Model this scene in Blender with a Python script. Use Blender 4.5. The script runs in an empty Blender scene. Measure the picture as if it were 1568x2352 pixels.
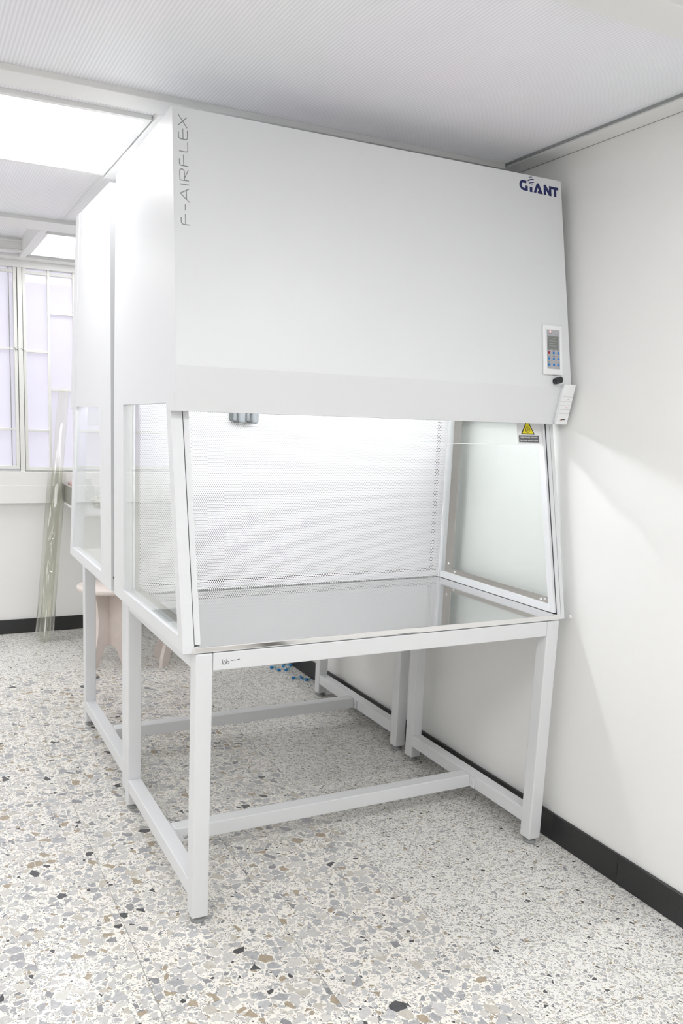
import bpy, bmesh, math, random
from mathutils import Vector, Matrix

random.seed(7)
scn = bpy.context.scene
C = scn.collection

# ------------------------------------------------------------------ camera
cam_d = bpy.data.cameras.new('camera')
cam = bpy.data.objects.new('camera', cam_d)
C.objects.link(cam)
right = Vector((0.9070366, -0.41969763, 0.03374184))
down = Vector((-0.03965614, -0.16493397, -0.98550707))
fwd = Vector((0.41918015, 0.8925529, -0.16624473))
m = Matrix((right, -down, -fwd)).transposed().to_4x4()
m.translation = Vector((-0.70285, -2.08086, 1.47493))
cam.matrix_world = m
cam_d.sensor_fit = 'VERTICAL'
cam_d.sensor_height = 36.0
cam_d.lens = 1885.2 / 2352.0 * 36.0
cam_d.shift_x = (784.0 - 665.17) / 2352.0
cam_d.shift_y = (1275.81 - 1176.0) / 2352.0
cam_d.clip_start = 0.05
scn.camera = cam

# ------------------------------------------------------------------ world, exposure
w = bpy.data.worlds.new('world')
scn.world = w
w.use_nodes = True
w.node_tree.nodes['Background'].inputs[0].default_value = (0.86, 0.9, 1.0, 1)
w.node_tree.nodes['Background'].inputs[1].default_value = 0.6
scn.view_settings.view_transform = 'Standard'
scn.view_settings.look = 'None'
scn.view_settings.gamma = 1.0
scn.view_settings.use_curve_mapping = False
scn.view_settings.exposure = 0.0
LED_POWER = 6.5
TUBE_POWER = 47.0
ADDED_TUBE_POWER = 23.0
WINDOW_POWER = 0.58
scn.cycles.use_denoising = True
scn.cycles.max_bounces = 8
scn.cycles.diffuse_bounces = 6
scn.cycles.glossy_bounces = 3
scn.cycles.transparent_max_bounces = 10
scn.cycles.adaptive_threshold = 0.07
scn.cycles.use_light_tree = False
scn.cycles.caustics_refractive = False
scn.cycles.sample_clamp_indirect = 6.0

# ------------------------------------------------------------------ mesh helpers
WLOC = {}

def bx(bm, x0, x1, y0, y1, z0, z1, bev=0.0, seg=2):
    """one box added to bm, edges optionally rounded"""
    tmp = bmesh.new()
    vs = [tmp.verts.new((x, y, z)) for x in (x0, x1) for y in (y0, y1) for z in (z0, z1)]
    for f in ((0, 1, 3, 2), (4, 6, 7, 5), (0, 4, 5, 1), (2, 3, 7, 6), (0, 2, 6, 4), (1, 5, 7, 3)):
        tmp.faces.new([vs[i] for i in f])
    bmesh.ops.recalc_face_normals(tmp, faces=tmp.faces)
    if bev > 0:
        bmesh.ops.bevel(tmp, geom=tmp.edges[:], offset=bev, segments=seg, profile=0.5, affect='EDGES')
    merge(bm, tmp)
    return bm

def merge(bm, tmp, mat=None):
    if mat is not None:
        bmesh.ops.transform(tmp, matrix=mat, verts=tmp.verts)
    mp = {}
    for v in tmp.verts:
        mp[v] = bm.verts.new(v.co)
    for f in tmp.faces:
        try:
            nf = bm.faces.new([mp[v] for v in f.verts])
            nf.smooth = f.smooth
        except ValueError:
            pass
    tmp.free()

def prism(bm, poly, origin, eu, ev, en, thick, bev=0.0):
    """2D polygon placed at origin + u*eu + v*ev, extruded by thick along en"""
    tmp = bmesh.new()
    o, eu, ev, en = Vector(origin), Vector(eu), Vector(ev), Vector(en)
    a = [tmp.verts.new(o + eu * u + ev * v) for u, v in poly]
    b = [tmp.verts.new(o + eu * u + ev * v + en * thick) for u, v in poly]
    n = len(poly)
    tmp.faces.new(a)
    tmp.faces.new(list(reversed(b)))
    for i in range(n):
        tmp.faces.new((a[i], b[i], b[(i + 1) % n], a[(i + 1) % n]))
    bmesh.ops.recalc_face_normals(tmp, faces=tmp.faces)
    if bev > 0:
        bmesh.ops.bevel(tmp, geom=tmp.edges[:], offset=bev, segments=2, profile=0.5, affect='EDGES')
    merge(bm, tmp)
    return bm

def yz(bm, poly, x0, x1, bev=0.0):
    return prism(bm, poly, (x0, 0, 0), (0, 1, 0), (0, 0, 1), (1, 0, 0), x1 - x0, bev)

def ring_tube(bm, p0, p1, r0, r1, n=24, cap=True, smooth=True):
    p0, p1 = Vector(p0), Vector(p1)
    d = (p1 - p0).normalized()
    a = d.orthogonal().normalized()
    b = d.cross(a)
    A = [bm.verts.new(p0 + (a * math.cos(t) + b * math.sin(t)) * r0) for t in [2 * math.pi * i / n for i in range(n)]]
    B = [bm.verts.new(p1 + (a * math.cos(t) + b * math.sin(t)) * r1) for t in [2 * math.pi * i / n for i in range(n)]]
    for i in range(n):
        f = bm.faces.new((A[i], A[(i + 1) % n], B[(i + 1) % n], B[i]))
        f.smooth = smooth
    if cap:
        bm.faces.new(list(reversed(A)))
        bm.faces.new(B)
    return A, B

def hollow_tube(bm, p0, p1, ro, ri, n=40):
    p0, p1 = Vector(p0), Vector(p1)
    Ao, Bo = ring_tube(bm, p0, p1, ro, ro, n, cap=False)
    Ai, Bi = ring_tube(bm, p0, p1, ri, ri, n, cap=False)
    for i in range(n):
        j = (i + 1) % n
        bm.faces.new((Ao[i], Ai[i], Ai[j], Ao[j]))
        bm.faces.new((Bo[i], Bo[j], Bi[j], Bi[i]))
    bmesh.ops.recalc_face_normals(bm, faces=bm.faces)

def lathe(bm, prof, centre, n=32, smooth=True):
    cx, cy, cz = centre
    rings = []
    for r, z in prof:
        if r < 1e-6:
            rings.append([bm.verts.new((cx, cy, cz + z))])
        else:
            rings.append([bm.verts.new((cx + r * math.cos(2 * math.pi * i / n), cy + r * math.sin(2 * math.pi * i / n), cz + z)) for i in range(n)])
    for a, b in zip(rings, rings[1:]):
        for i in range(n):
            j = (i + 1) % n
            if len(a) == 1 and len(b) == 1:
                continue
            if len(a) == 1:
                f = bm.faces.new((a[0], b[i], b[j]))
            elif len(b) == 1:
                f = bm.faces.new((a[i], a[j], b[0]))
            else:
                f = bm.faces.new((a[i], a[j], b[j], b[i]))
            f.smooth = smooth
    bmesh.ops.recalc_face_normals(bm, faces=bm.faces)

def stroke(bm, pts, wid, org, eu, ev, en, thick):
    """a flat pen stroke along 2D points, as one ribbon with mitred joints"""
    P = [Vector(p) for p in pts]
    L, Rr = [], []
    for i, q in enumerate(P):
        d0 = (q - P[i - 1]).normalized() if i > 0 else None
        d1 = (P[i + 1] - q).normalized() if i < len(P) - 1 else None
        if d0 is None:
            n = Vector((-d1.y, d1.x))
        elif d1 is None:
            n = Vector((-d0.y, d0.x))
        else:
            n = Vector((-(d0 + d1).y, (d0 + d1).x)).normalized()
            n = n / max(0.45, n.dot(Vector((-d0.y, d0.x))))
        L.append(q + n * wid / 2)
        Rr.append(q - n * wid / 2)
    o, eu, ev, en = Vector(org), Vector(eu), Vector(ev), Vector(en)
    top = [[bm.verts.new(o + eu * p.x + ev * p.y + en * thick) for p in S] for S in (L, Rr)]
    bot = [[bm.verts.new(o + eu * p.x + ev * p.y) for p in S] for S in (L, Rr)]
    for i in range(len(P) - 1):
        bm.faces.new((top[0][i], top[1][i], top[1][i + 1], top[0][i + 1]))
        bm.faces.new((top[0][i], top[0][i + 1], bot[0][i + 1], bot[0][i]))
        bm.faces.new((top[1][i], bot[1][i], bot[1][i + 1], top[1][i + 1]))
    bmesh.ops.recalc_face_normals(bm, faces=bm.faces)

def props(o, label=None, cat=None, group=None, kind=None):
    if label: o['label'] = label
    if cat: o['category'] = cat
    if group: o['group'] = group
    if kind: o['kind'] = kind
    return o

def obj(name, bm, mat, parent=None):
    """links bm (world coordinates) as ONE mesh object under parent"""
    o_w = WLOC.get(parent.name, Vector((0, 0, 0))) if parent else Vector((0, 0, 0))
    bmesh.ops.translate(bm, verts=bm.verts, vec=-o_w)
    me = bpy.data.meshes.new(name)
    bm.to_mesh(me)
    bm.free()
    o = bpy.data.objects.new(name, me)
    C.objects.link(o)
    if mat: me.materials.append(mat)
    if parent: o.parent = parent
    WLOC[o.name] = o_w.copy()
    return o

def thing(name, label, cat, loc, group=None, kind=None):
    o = bpy.data.objects.new(name, None)
    C.objects.link(o)
    o.empty_display_size = 0.1
    o.location = loc
    WLOC[o.name] = Vector(loc)
    return props(o, label, cat, group, kind)

def box_obj(name, dims, mat, parent=None, bev=0.0):
    return obj(name, bx(bmesh.new(), *dims, bev=bev), mat, parent)

# ------------------------------------------------------------------ materials
def new_mat(name):
    mt = bpy.data.materials.new(name)
    mt.use_nodes = True
    nt = mt.node_tree
    return mt, nt, nt.nodes['Principled BSDF']

def N(nt, typ, **kw):
    n = nt.nodes.new(typ)
    for k, v in kw.items():
        setattr(n, k, v)
    return n

def math_n(nt, op, a, b=None, c=None):
    n = nt.nodes.new('ShaderNodeMath')
    n.operation = op
    for i, x in enumerate((a, b, c)):
        if x is None: continue
        if isinstance(x, (int, float)): n.inputs[i].default_value = x
        else: nt.links.new(x, n.inputs[i])
    return n.outputs[0]

def plain(name, col, rough=0.45, metal=0.0, spec=0.5, noise=0.0, nscale=40.0, bump=0.0, coat=0.0):
    mt, nt, p = new_mat(name)
    p.inputs['Base Color'].default_value = (*col, 1)
    p.inputs['Roughness'].default_value = rough
    p.inputs['Metallic'].default_value = metal
    p.inputs['Specular IOR Level'].default_value = spec
    p.inputs['Coat Weight'].default_value = coat
    if noise or bump:
        g = N(nt, 'ShaderNodeNewGeometry')
        nz = N(nt, 'ShaderNodeTexNoise')
        nz.inputs['Scale'].default_value = nscale
        nz.inputs['Detail'].default_value = 2
        nt.links.new(g.outputs['Position'], nz.inputs['Vector'])
        if noise:
            mx = N(nt, 'ShaderNodeMix', data_type='RGBA')
            mx.inputs[6].default_value = (*[c * (1 - noise) for c in col], 1)
            mx.inputs[7].default_value = (*[min(1, c * (1 + noise)) for c in col], 1)
            nt.links.new(nz.outputs['Fac'], mx.inputs[0])
            nt.links.new(mx.outputs[2], p.inputs['Base Color'])
        if bump:
            b = N(nt, 'ShaderNodeBump')
            b.inputs['Strength'].default_value = bump
            b.inputs['Distance'].default_value = 0.002
            nt.links.new(nz.outputs['Fac'], b.inputs['Height'])
            nt.links.new(b.outputs[0], p.inputs['Normal'])
    return mt

def emitter(name, col, strength):
    mt, nt, p = new_mat(name)
    p.inputs['Base Color'].default_value = (0.9, 0.9, 0.9, 1)
    p.inputs['Emission Color'].default_value = (*col, 1)
    p.inputs['Emission Strength'].default_value = strength
    return mt

def sheet_glass(name, tint, refl=1.0, f0=0.04):
    """flat glazing: clear with a mirror share by Schlick's form of the Fresnel law, the same from both sides"""
    mt, nt, p = new_mat(name)
    nt.nodes.remove(p)
    tr = N(nt, 'ShaderNodeBsdfTransparent')
    tr.inputs[0].default_value = (*tint, 1)
    gl = N(nt, 'ShaderNodeBsdfGlossy')
    gl.inputs['Roughness'].default_value = 0.0
    gl.inputs['Color'].default_value = (refl, refl, refl, 1)
    g = N(nt, 'ShaderNodeNewGeometry')
    dt = N(nt, 'ShaderNodeVectorMath', operation='DOT_PRODUCT')
    nt.links.new(g.outputs['Incoming'], dt.inputs[0])
    nt.links.new(g.outputs['Normal'], dt.inputs[1])
    c = math_n(nt, 'SUBTRACT', 1.0, math_n(nt, 'ABSOLUTE', dt.outputs['Value']))
    fr = math_n(nt, 'MULTIPLY_ADD', math_n(nt, 'POWER', c, 5.0), 1.0 - f0, f0)
    mx = N(nt, 'ShaderNodeMixShader')
    nt.links.new(fr, mx.inputs[0])
    nt.links.new(tr.outputs[0], mx.inputs[1])
    nt.links.new(gl.outputs[0], mx.inputs[2])
    nt.links.new(mx.outputs[0], nt.nodes['Material Output'].inputs[0])
    return mt

def terrazzo(name, layers, cement):
    mt, nt, p = new_mat(name)
    g = N(nt, 'ShaderNodeNewGeometry')
    oi = N(nt, 'ShaderNodeObjectInfo')
    cb = N(nt, 'ShaderNodeCombineXYZ')
    nt.links.new(math_n(nt, 'MULTIPLY', oi.outputs['Random'], 91.0), cb.inputs[0])
    nt.links.new(math_n(nt, 'MULTIPLY', oi.outputs['Random'], 57.0), cb.inputs[1])
    ad = N(nt, 'ShaderNodeVectorMath', operation='ADD')
    nt.links.new(g.outputs['Position'], ad.inputs[0])
    nt.links.new(cb.outputs[0], ad.inputs[1])
    wob = N(nt, 'ShaderNodeTexNoise')
    wob.inputs['Scale'].default_value = 38.0
    wob.inputs['Detail'].default_value = 1.0
    nt.links.new(ad.outputs[0], wob.inputs['Vector'])
    sub = N(nt, 'ShaderNodeVectorMath', operation='SUBTRACT')
    nt.links.new(wob.outputs['Color'], sub.inputs[0])
    sub.inputs[1].default_value = (0.5, 0.5, 0.5)
    sc = N(nt, 'ShaderNodeVectorMath', operation='SCALE')
    nt.links.new(sub.outputs[0], sc.inputs[0])
    sc.inputs['Scale'].default_value = 0.012
    pos = N(nt, 'ShaderNodeVectorMath', operation='ADD')
    nt.links.new(ad.outputs[0], pos.inputs[0])
    nt.links.new(sc.outputs[0], pos.inputs[1])
    grain = N(nt, 'ShaderNodeTexNoise')
    grain.inputs['Scale'].default_value = 300.0
    grain.inputs['Detail'].default_value = 1.0
    nt.links.new(ad.outputs[0], grain.inputs['Vector'])
    veins = N(nt, 'ShaderNodeTexNoise')
    veins.inputs['Scale'].default_value = 55.0
    veins.inputs['Detail'].default_value = 2.0
    veins.inputs['Distortion'].default_value = 1.4
    nt.links.new(ad.outputs[0], veins.inputs['Vector'])
    base = N(nt, 'ShaderNodeMix', data_type='RGBA')
    base.inputs[6].default_value = (*[c * 0.93 for c in cement], 1)
    base.inputs[7].default_value = (*[min(1, c * 1.05) for c in cement], 1)
    nt.links.new(grain.outputs['Fac'], base.inputs[0])
    cur = base.outputs[2]
    for scale, exist, tmin, tmax, dark in layers:
        ve = N(nt, 'ShaderNodeTexVoronoi', voronoi_dimensions='2D', feature='DISTANCE_TO_EDGE')
        vc = N(nt, 'ShaderNodeTexVoronoi', voronoi_dimensions='2D', feature='F1')
        for v in (ve, vc):
            v.inputs['Scale'].default_value = scale
            nt.links.new(pos.outputs[0], v.inputs['Vector'])
        sp = N(nt, 'ShaderNodeSeparateColor')
        nt.links.new(vc.outputs['Color'], sp.inputs[0])
        thr = math_n(nt, 'MULTIPLY_ADD', sp.outputs[0], (tmax - tmin) / exist, tmin)
        edge = math_n(nt, 'GREATER_THAN', ve.outputs['Distance'], thr)
        on = math_n(nt, 'LESS_THAN', sp.outputs[0], exist)
        mask = math_n(nt, 'MULTIPLY', edge, on)
        rp = N(nt, 'ShaderNodeValToRGB')
        cr = rp.color_ramp
        cr.interpolation = 'CONSTANT'
        stops = [(0.0, (0.62, 0.61, 0.595)), (0.20, (0.54, 0.54, 0.545)), (0.34, (0.69, 0.67, 0.63)), (0.50, (0.47, 0.47, 0.48)),
                 (0.62, (0.60, 0.565, 0.50)), (0.74, (0.42, 0.42, 0.43)), (0.85, (0.43, 0.36, 0.27)), (0.92, (0.30, 0.30, 0.31)), (0.975, (0.10, 0.10, 0.105))]
        cr.elements[0].position = 0.0
        cr.elements[0].color = (*[x * dark for x in stops[0][1]], 1)
        cr.elements[1].position = stops[1][0]
        cr.elements[1].color = (*[x * dark for x in stops[1][1]], 1)
        for ps, c in stops[2:]:
            e = cr.elements.new(ps)
            e.color = (*[x * dark for x in c], 1)
        nt.links.new(sp.outputs[1], rp.inputs[0])
        vm = N(nt, 'ShaderNodeMix', data_type='RGBA', blend_type='OVERLAY')
        vm.inputs[0].default_value = 0.35
        nt.links.new(rp.outputs[0], vm.inputs[6])
        nt.links.new(veins.outputs['Fac'], vm.inputs[7])
        mx = N(nt, 'ShaderNodeMix', data_type='RGBA')
        nt.links.new(mask, mx.inputs[0])
        nt.links.new(cur, mx.inputs[6])
        nt.links.new(vm.outputs[2], mx.inputs[7])
        cur = mx.outputs[2]
    nt.links.new(cur, p.inputs['Base Color'])
    p.inputs['Roughness'].default_value = 0.2
    p.inputs['Specular IOR Level'].default_value = 0.5
    return mt

def ribbed(name):
    """twin-wall plastic sheet: fine flutes every centimetre along y"""
    mt, nt, p = new_mat(name)
    g = N(nt, 'ShaderNodeNewGeometry')
    s = N(nt, 'ShaderNodeSeparateXYZ')
    nt.links.new(g.outputs['Position'], s.inputs[0])
    ph = math_n(nt, 'SINE', math_n(nt, 'MULTIPLY', s.outputs[0], 2 * math.pi / 0.0105))
    h = math_n(nt, 'MULTIPLY_ADD', ph, 0.5, 0.5)
    mx = N(nt, 'ShaderNodeMix', data_type='RGBA')
    mx.inputs[6].default_value = (0.73, 0.725, 0.74, 1)
    mx.inputs[7].default_value = (0.91, 0.905, 0.92, 1)
    nt.links.new(h, mx.inputs[0])
    nz = N(nt, 'ShaderNodeTexNoise')
    nz.inputs['Scale'].default_value = 2.2
    nt.links.new(g.outputs['Position'], nz.inputs['Vector'])
    m2 = N(nt, 'ShaderNodeMix', data_type='RGBA', blend_type='MULTIPLY')
    m2.inputs[0].default_value = 0.10
    nt.links.new(mx.outputs[2], m2.inputs[6])
    nt.links.new(nz.outputs['Color'], m2.inputs[7])
    nt.links.new(m2.outputs[2], p.inputs['Base Color'])
    b = N(nt, 'ShaderNodeBump')
    b.inputs['Strength'].default_value = 0.35
    b.inputs['Distance'].default_value = 0.0012
    nt.links.new(h, b.inputs['Height'])
    nt.links.new(b.outputs[0], p.inputs['Normal'])
    p.inputs['Roughness'].default_value = 0.28
    p.inputs['Specular IOR Level'].default_value = 0.5
    tl = N(nt, 'ShaderNodeBsdfTranslucent')
    tl.inputs['Color'].default_value = (0.95, 0.95, 0.97, 1)
    ms = N(nt, 'ShaderNodeMixShader')
    ms.inputs[0].default_value = 0.3
    nt.links.new(p.outputs[0], ms.inputs[1])
    nt.links.new(tl.outputs[0], ms.inputs[2])
    nt.links.new(ms.outputs[0], nt.nodes['Material Output'].inputs[0])
    return mt

def perforated(name, pitch=0.0075, hole=0.0021):
    """painted sheet punched with staggered round holes that let one see the filter behind"""
    mt, nt, p = new_mat(name)
    p.inputs['Base Color'].default_value = (0.86, 0.86, 0.87, 1)
    p.inputs['Roughness'].default_value = 0.4
    g = N(nt, 'ShaderNodeNewGeometry')
    s = N(nt, 'ShaderNodeSeparateXYZ')
    nt.links.new(g.outputs['Position'], s.inputs[0])
    ds = []
    for off in (0.0, 0.5):
        u = math_n(nt, 'FRACT', math_n(nt, 'MULTIPLY_ADD', s.outputs[0], 1 / pitch, 100 + off))
        v = math_n(nt, 'FRACT', math_n(nt, 'MULTIPLY_ADD', s.outputs[2], 1 / (pitch * 1.732), 100 + off))
        du = math_n(nt, 'SUBTRACT', u, 0.5)
        dv = math_n(nt, 'MULTIPLY', math_n(nt, 'SUBTRACT', v, 0.5), 1.732)
        ds.append(math_n(nt, 'SQRT', math_n(nt, 'ADD', math_n(nt, 'MULTIPLY', du, du), math_n(nt, 'MULTIPLY', dv, dv))))
    d = math_n(nt, 'MINIMUM', ds[0], ds[1])
    nt.links.new(math_n(nt, 'GREATER_THAN', d, hole / pitch), p.inputs['Alpha'])
    return mt

def brushed(name, col, rough, axis=0, vary=0.12):
    mt, nt, p = new_mat(name)
    p.inputs['Base Color'].default_value = (*col, 1)
    p.inputs['Metallic'].default_value = 1.0
    g = N(nt, 'ShaderNodeNewGeometry')
    mp = N(nt, 'ShaderNodeMapping')
    sc = [900.0, 900.0, 900.0]
    sc[axis] = 6.0
    mp.inputs['Scale'].default_value = sc
    nt.links.new(g.outputs['Position'], mp.inputs[0])
    nz = N(nt, 'ShaderNodeTexNoise')
    nz.inputs['Scale'].default_value = 1.0
    nt.links.new(mp.outputs[0], nz.inputs['Vector'])
    nt.links.new(math_n(nt, 'MULTIPLY_ADD', nz.outputs['Fac'], vary, rough - vary / 2), p.inputs['Roughness'])
    return mt

M = {}
M['paint'] = plain('white_powder_coat', (0.75, 0.76, 0.775), 0.38)
M['wall'] = plain('white_wall_paint', (0.88, 0.88, 0.865), 0.5, noise=0.012, nscale=5)
M['trim'] = plain('white_aluminium', (0.82, 0.82, 0.81), 0.4)
M['frame'] = plain('cream_window_paint', (0.80, 0.80, 0.77), 0.45)
M['black_tile'] = plain('black_granite', (0.022, 0.022, 0.023), 0.35, noise=0.5, nscale=160)
M['mortar'] = plain('grey_mortar', (0.66, 0.63, 0.57), 0.9)
M['dark'] = plain('dark_gap', (0.03, 0.035, 0.045), 0.7)
M['rubber'] = plain('grey_rubber', (0.30, 0.31, 0.31), 0.6)
M['steel'] = brushed('stainless_steel', (0.66, 0.63, 0.60), 0.26, 0)
M['steel_y'] = brushed('stainless_strip', (0.60, 0.57, 0.53), 0.30, 1)
M['worktop'] = brushed('stainless_worktop', (0.93, 0.925, 0.92), 0.075, 0, 0.05)
M['sink'] = plain('dull_steel', (0.36, 0.36, 0.33), 0.45, metal=0.6)
M['perf'] = perforated('perforated_white_sheet')
M['filter'] = plain('grey_filter', (0.62, 0.63, 0.65), 0.9)
M['filter_frame'] = plain('dark_filter_frame', (0.05, 0.05, 0.055), 0.8)
M['glass'] = sheet_glass('side_glass', (0.985, 0.995, 0.99))
M['sash'] = sheet_glass('sash_glass', (0.985, 0.99, 0.987), 1.0)
M['glass_edge'] = plain('glass_edge', (0.93, 0.97, 0.95), 0.1)
M['socket'] = plain('grey_plastic', (0.15, 0.16, 0.17), 0.6)
M['panel_white'] = plain('panel_white_plastic', (0.86, 0.87, 0.88), 0.3)
M['keypad'] = plain('keypad_grey', (0.42, 0.42, 0.44), 0.4)
M['lcd'] = plain('lcd_grey_green', (0.20, 0.215, 0.195), 0.15)
M['blue'] = plain('blue_button', (0.02, 0.22, 0.62), 0.35)
M['red'] = plain('red_button', (0.40, 0.015, 0.03), 0.35)
M['led_red'] = emitter('red_indicator', (1.0, 0.12, 0.14), 1.3)
M['black'] = plain('black_plastic', (0.018, 0.02, 0.022), 0.3)
M['letter_grey'] = plain('grey_lettering', (0.27, 0.275, 0.285), 0.5)
M['navy'] = plain('navy_lettering', (0.010, 0.016, 0.115), 0.45)
M['print'] = plain('dark_print', (0.12, 0.12, 0.13), 0.5)
M['print_light'] = plain('pale_grey_print', (0.40, 0.40, 0.42), 0.5)
M['orange'] = plain('orange_print', (0.55, 0.12, 0.03), 0.5)
M['pink_print'] = plain('pink_print', (0.75, 0.35, 0.38), 0.5)
M['yellow'] = plain('warning_yellow', (0.85, 0.72, 0.015), 0.4)
M['white_print'] = plain('white_print', (0.8, 0.8, 0.8), 0.5)
M['ribbed'] = ribbed('ribbed_plastic_sheet')
M['coarse'] = terrazzo('coarse_terrazzo', [(170, 0.6, 0.05, 0.32, 0.85), (72, 0.62, 0.05, 0.34, 0.88), (32, 0.66, 0.025, 0.32, 0.92)], (0.88, 0.85, 0.79))
M['fine'] = terrazzo('fine_terrazzo', [(200, 0.6, 0.05, 0.32, 0.85), (86, 0.60, 0.05, 0.36, 0.82)], (0.85, 0.835, 0.79))
M['led'] = emitter('led_diffuser', (0.985, 0.99, 1.0), LED_POWER)
M['added_plenum_tube'] = emitter('added_plenum_tube', (0.98, 0.98, 1.0), ADDED_TUBE_POWER)
M['tube_lamp'] = emitter('fluorescent_tube', (0.97, 0.985, 1.0), TUBE_POWER)
M['wood'] = plain('pinkish_white_wood', (0.76, 0.68, 0.635), 0.5, noise=0.06, nscale=30)
M['acrylic'] = sheet_glass('clear_acrylic', (0.99, 0.99, 0.97), 1.0, 0.045)
M['clear'] = sheet_glass('clear_glassware', (0.95, 0.965, 0.96))
M['blue_clear'] = sheet_glass('bluish_clear_plastic', (0.72, 0.86, 0.93))
M['bag'] = plain('crumpled_plastic', (0.62, 0.62, 0.56), 0.25, noise=0.25, nscale=60)
M['pink'] = plain('pink_cloth', (0.66, 0.48, 0.47), 0.8)
M['cap_blue'] = plain('blue_cap', (0.01, 0.22, 0.55), 0.35)
def pane_mat():
    mt, nt, p = new_mat('backlit_frosted_pane')
    p.inputs['Base Color'].default_value = (0.34, 0.33, 0.40, 1)
    p.inputs['Roughness'].default_value = 0.03
    p.inputs['Emission Color'].default_value = (0.92, 0.89, 1.0, 1)
    p.inputs['Emission Strength'].default_value = WINDOW_POWER
    return mt
M['pane'] = pane_mat()

# ------------------------------------------------------------------ room shell
XW, YB, ZC = 1.367, 3.462, 2.384
XL, YF = -3.3, -4.2

floor = box_obj('floor', (XL, XW, YF, YB, -0.06, -0.003), M['mortar'])
props(floor, kind='structure')
TILE_CACHE = {}
def tile(x0, x1, y0, y1, kind):
    g_ = 0.0007
    key = (round(x1 - x0, 3), round(y1 - y0, 3), kind)
    if key not in TILE_CACHE:
        t = bmesh.new()
        bx(t, g_, key[0] - g_, g_, key[1] - g_, -0.02, 0.0, 0.0008, 1)
        me = bpy.data.meshes.new('floor_tile')
        t.to_mesh(me); t.free()
        me.materials.append(M[kind])
        TILE_CACHE[key] = me
    o = bpy.data.objects.new('floor_tile', TILE_CACHE[key])
    C.objects.link(o)
    o.location = (x0, y0, 0)
    o.parent = floor
xs_c = [0.68 - 0.43 * k for k in range(7)]
ys_c = [0.11 + 0.43 * k for k in range(-5, 6)] + [2.53]
for a, b in zip(xs_c[1:], xs_c[:-1]):
    for c, d in zip(ys_c[:-1], ys_c[1:]):
        tile(a, b, c, d, 'coarse')
ys_f = [-0.388 + 0.336 * k for k in range(-4, 9)] + [2.53, 2.99, YB]
for a, b in ((0.68, 1.05), (1.05, XW)):
    for c, d in zip(ys_f[:-1], ys_f[1:]):
        tile(a, b, c, d, 'fine')
for a, b in zip(xs_c[1:], xs_c[:-1]):
    for c, d in ((2.53, 2.99), (2.99, YB)):
        tile(a, b, c, d, 'fine')
# the rest of the floor, behind the camera and beyond the tiles in view
rest = bmesh.new()
bx(rest, XL, xs_c[-1], YF, YB, -0.002, 0.0)
bx(rest, xs_c[-1], 0.68, YF, ys_c[0], -0.002, 0.0)
bx(rest, 0.68, XW, YF, ys_f[0], -0.002, 0.0)
obj('floor_slab', rest, M['coarse'], floor)

wall_r = props(box_obj('wall_right', (XW, XW + 0.12, YF, YB + 0.12, -0.06, 2.95), M['wall']), kind='structure')
wall_b = bmesh.new()
bx(wall_b, XL, XW, YB, YB + 0.12, -0.06, 1.078)
bx(wall_b, XL, XW, YB, YB + 0.12, 2.33, 2.95)
bx(wall_b, 0.315, XW, YB, YB + 0.12, 1.078, 2.33)
bx(wall_b, XL, -1.45, YB, YB + 0.12, 1.078, 2.33)
wall_b = props(obj('wall_back', wall_b, M['wall']), kind='structure')
band = bmesh.new()
bx(band, XL, XW, YB - 0.045, YB, 0.868, 0.985, 0.003)
bx(band, XL, XW, YB - 0.042, YB, 0.985, 1.072, 0.003)
obj('sill_band', band, M['wall'], wall_b)
obj('lintel', bx(bmesh.new(), XL, XW, YB - 0.03, YB, 2.33, ZC, 0.002), M['trim'], wall_b)
props(box_obj('wall_left', (XL - 0.12, XL, YF, YB + 0.12, -0.06, 2.95), M['wall']), kind='structure')
props(box_obj('wall_front', (XL, XW, YF - 0.12, YF, -0.06, 2.95), M['wall']), kind='structure')

base_r = props(thing('baseboard_right', None, None, (XW - 0.006, 0, 0)), kind='structure')
prev = -2.1
obj('skirting_tile', bx(bmesh.new(), XW - 0.012, XW, YF, prev - 0.0006, 0.0, 0.1), M['black_tile'], base_r)
while prev < YB - 0.01:
    nxt = min(YB, prev + 0.3)
    obj('skirting_tile', bx(bmesh.new(), XW - 0.012, XW, prev + 0.0006, nxt - 0.0006, 0.0, 0.1 + random.uniform(-0.0006, 0.0006), 0.0015, 1), M['black_tile'], base_r)
    prev = nxt
base_b = props(thing('baseboard_back', None, None, (0, YB - 0.006, 0)), kind='structure')
prev = -0.89
obj('skirting_tile', bx(bmesh.new(), XL, prev - 0.0006, YB - 0.012, YB, 0.0, 0.094), M['black_tile'], base_b)
while prev < XW - 0.02:
    nxt = min(XW - 0.0125, prev + 0.34)
    obj('skirting_tile', bx(bmesh.new(), prev + 0.0006, nxt - 0.0006, YB - 0.012, YB, 0.0, 0.094, 0.0015, 1), M['black_tile'], base_b)
    prev = nxt

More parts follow.
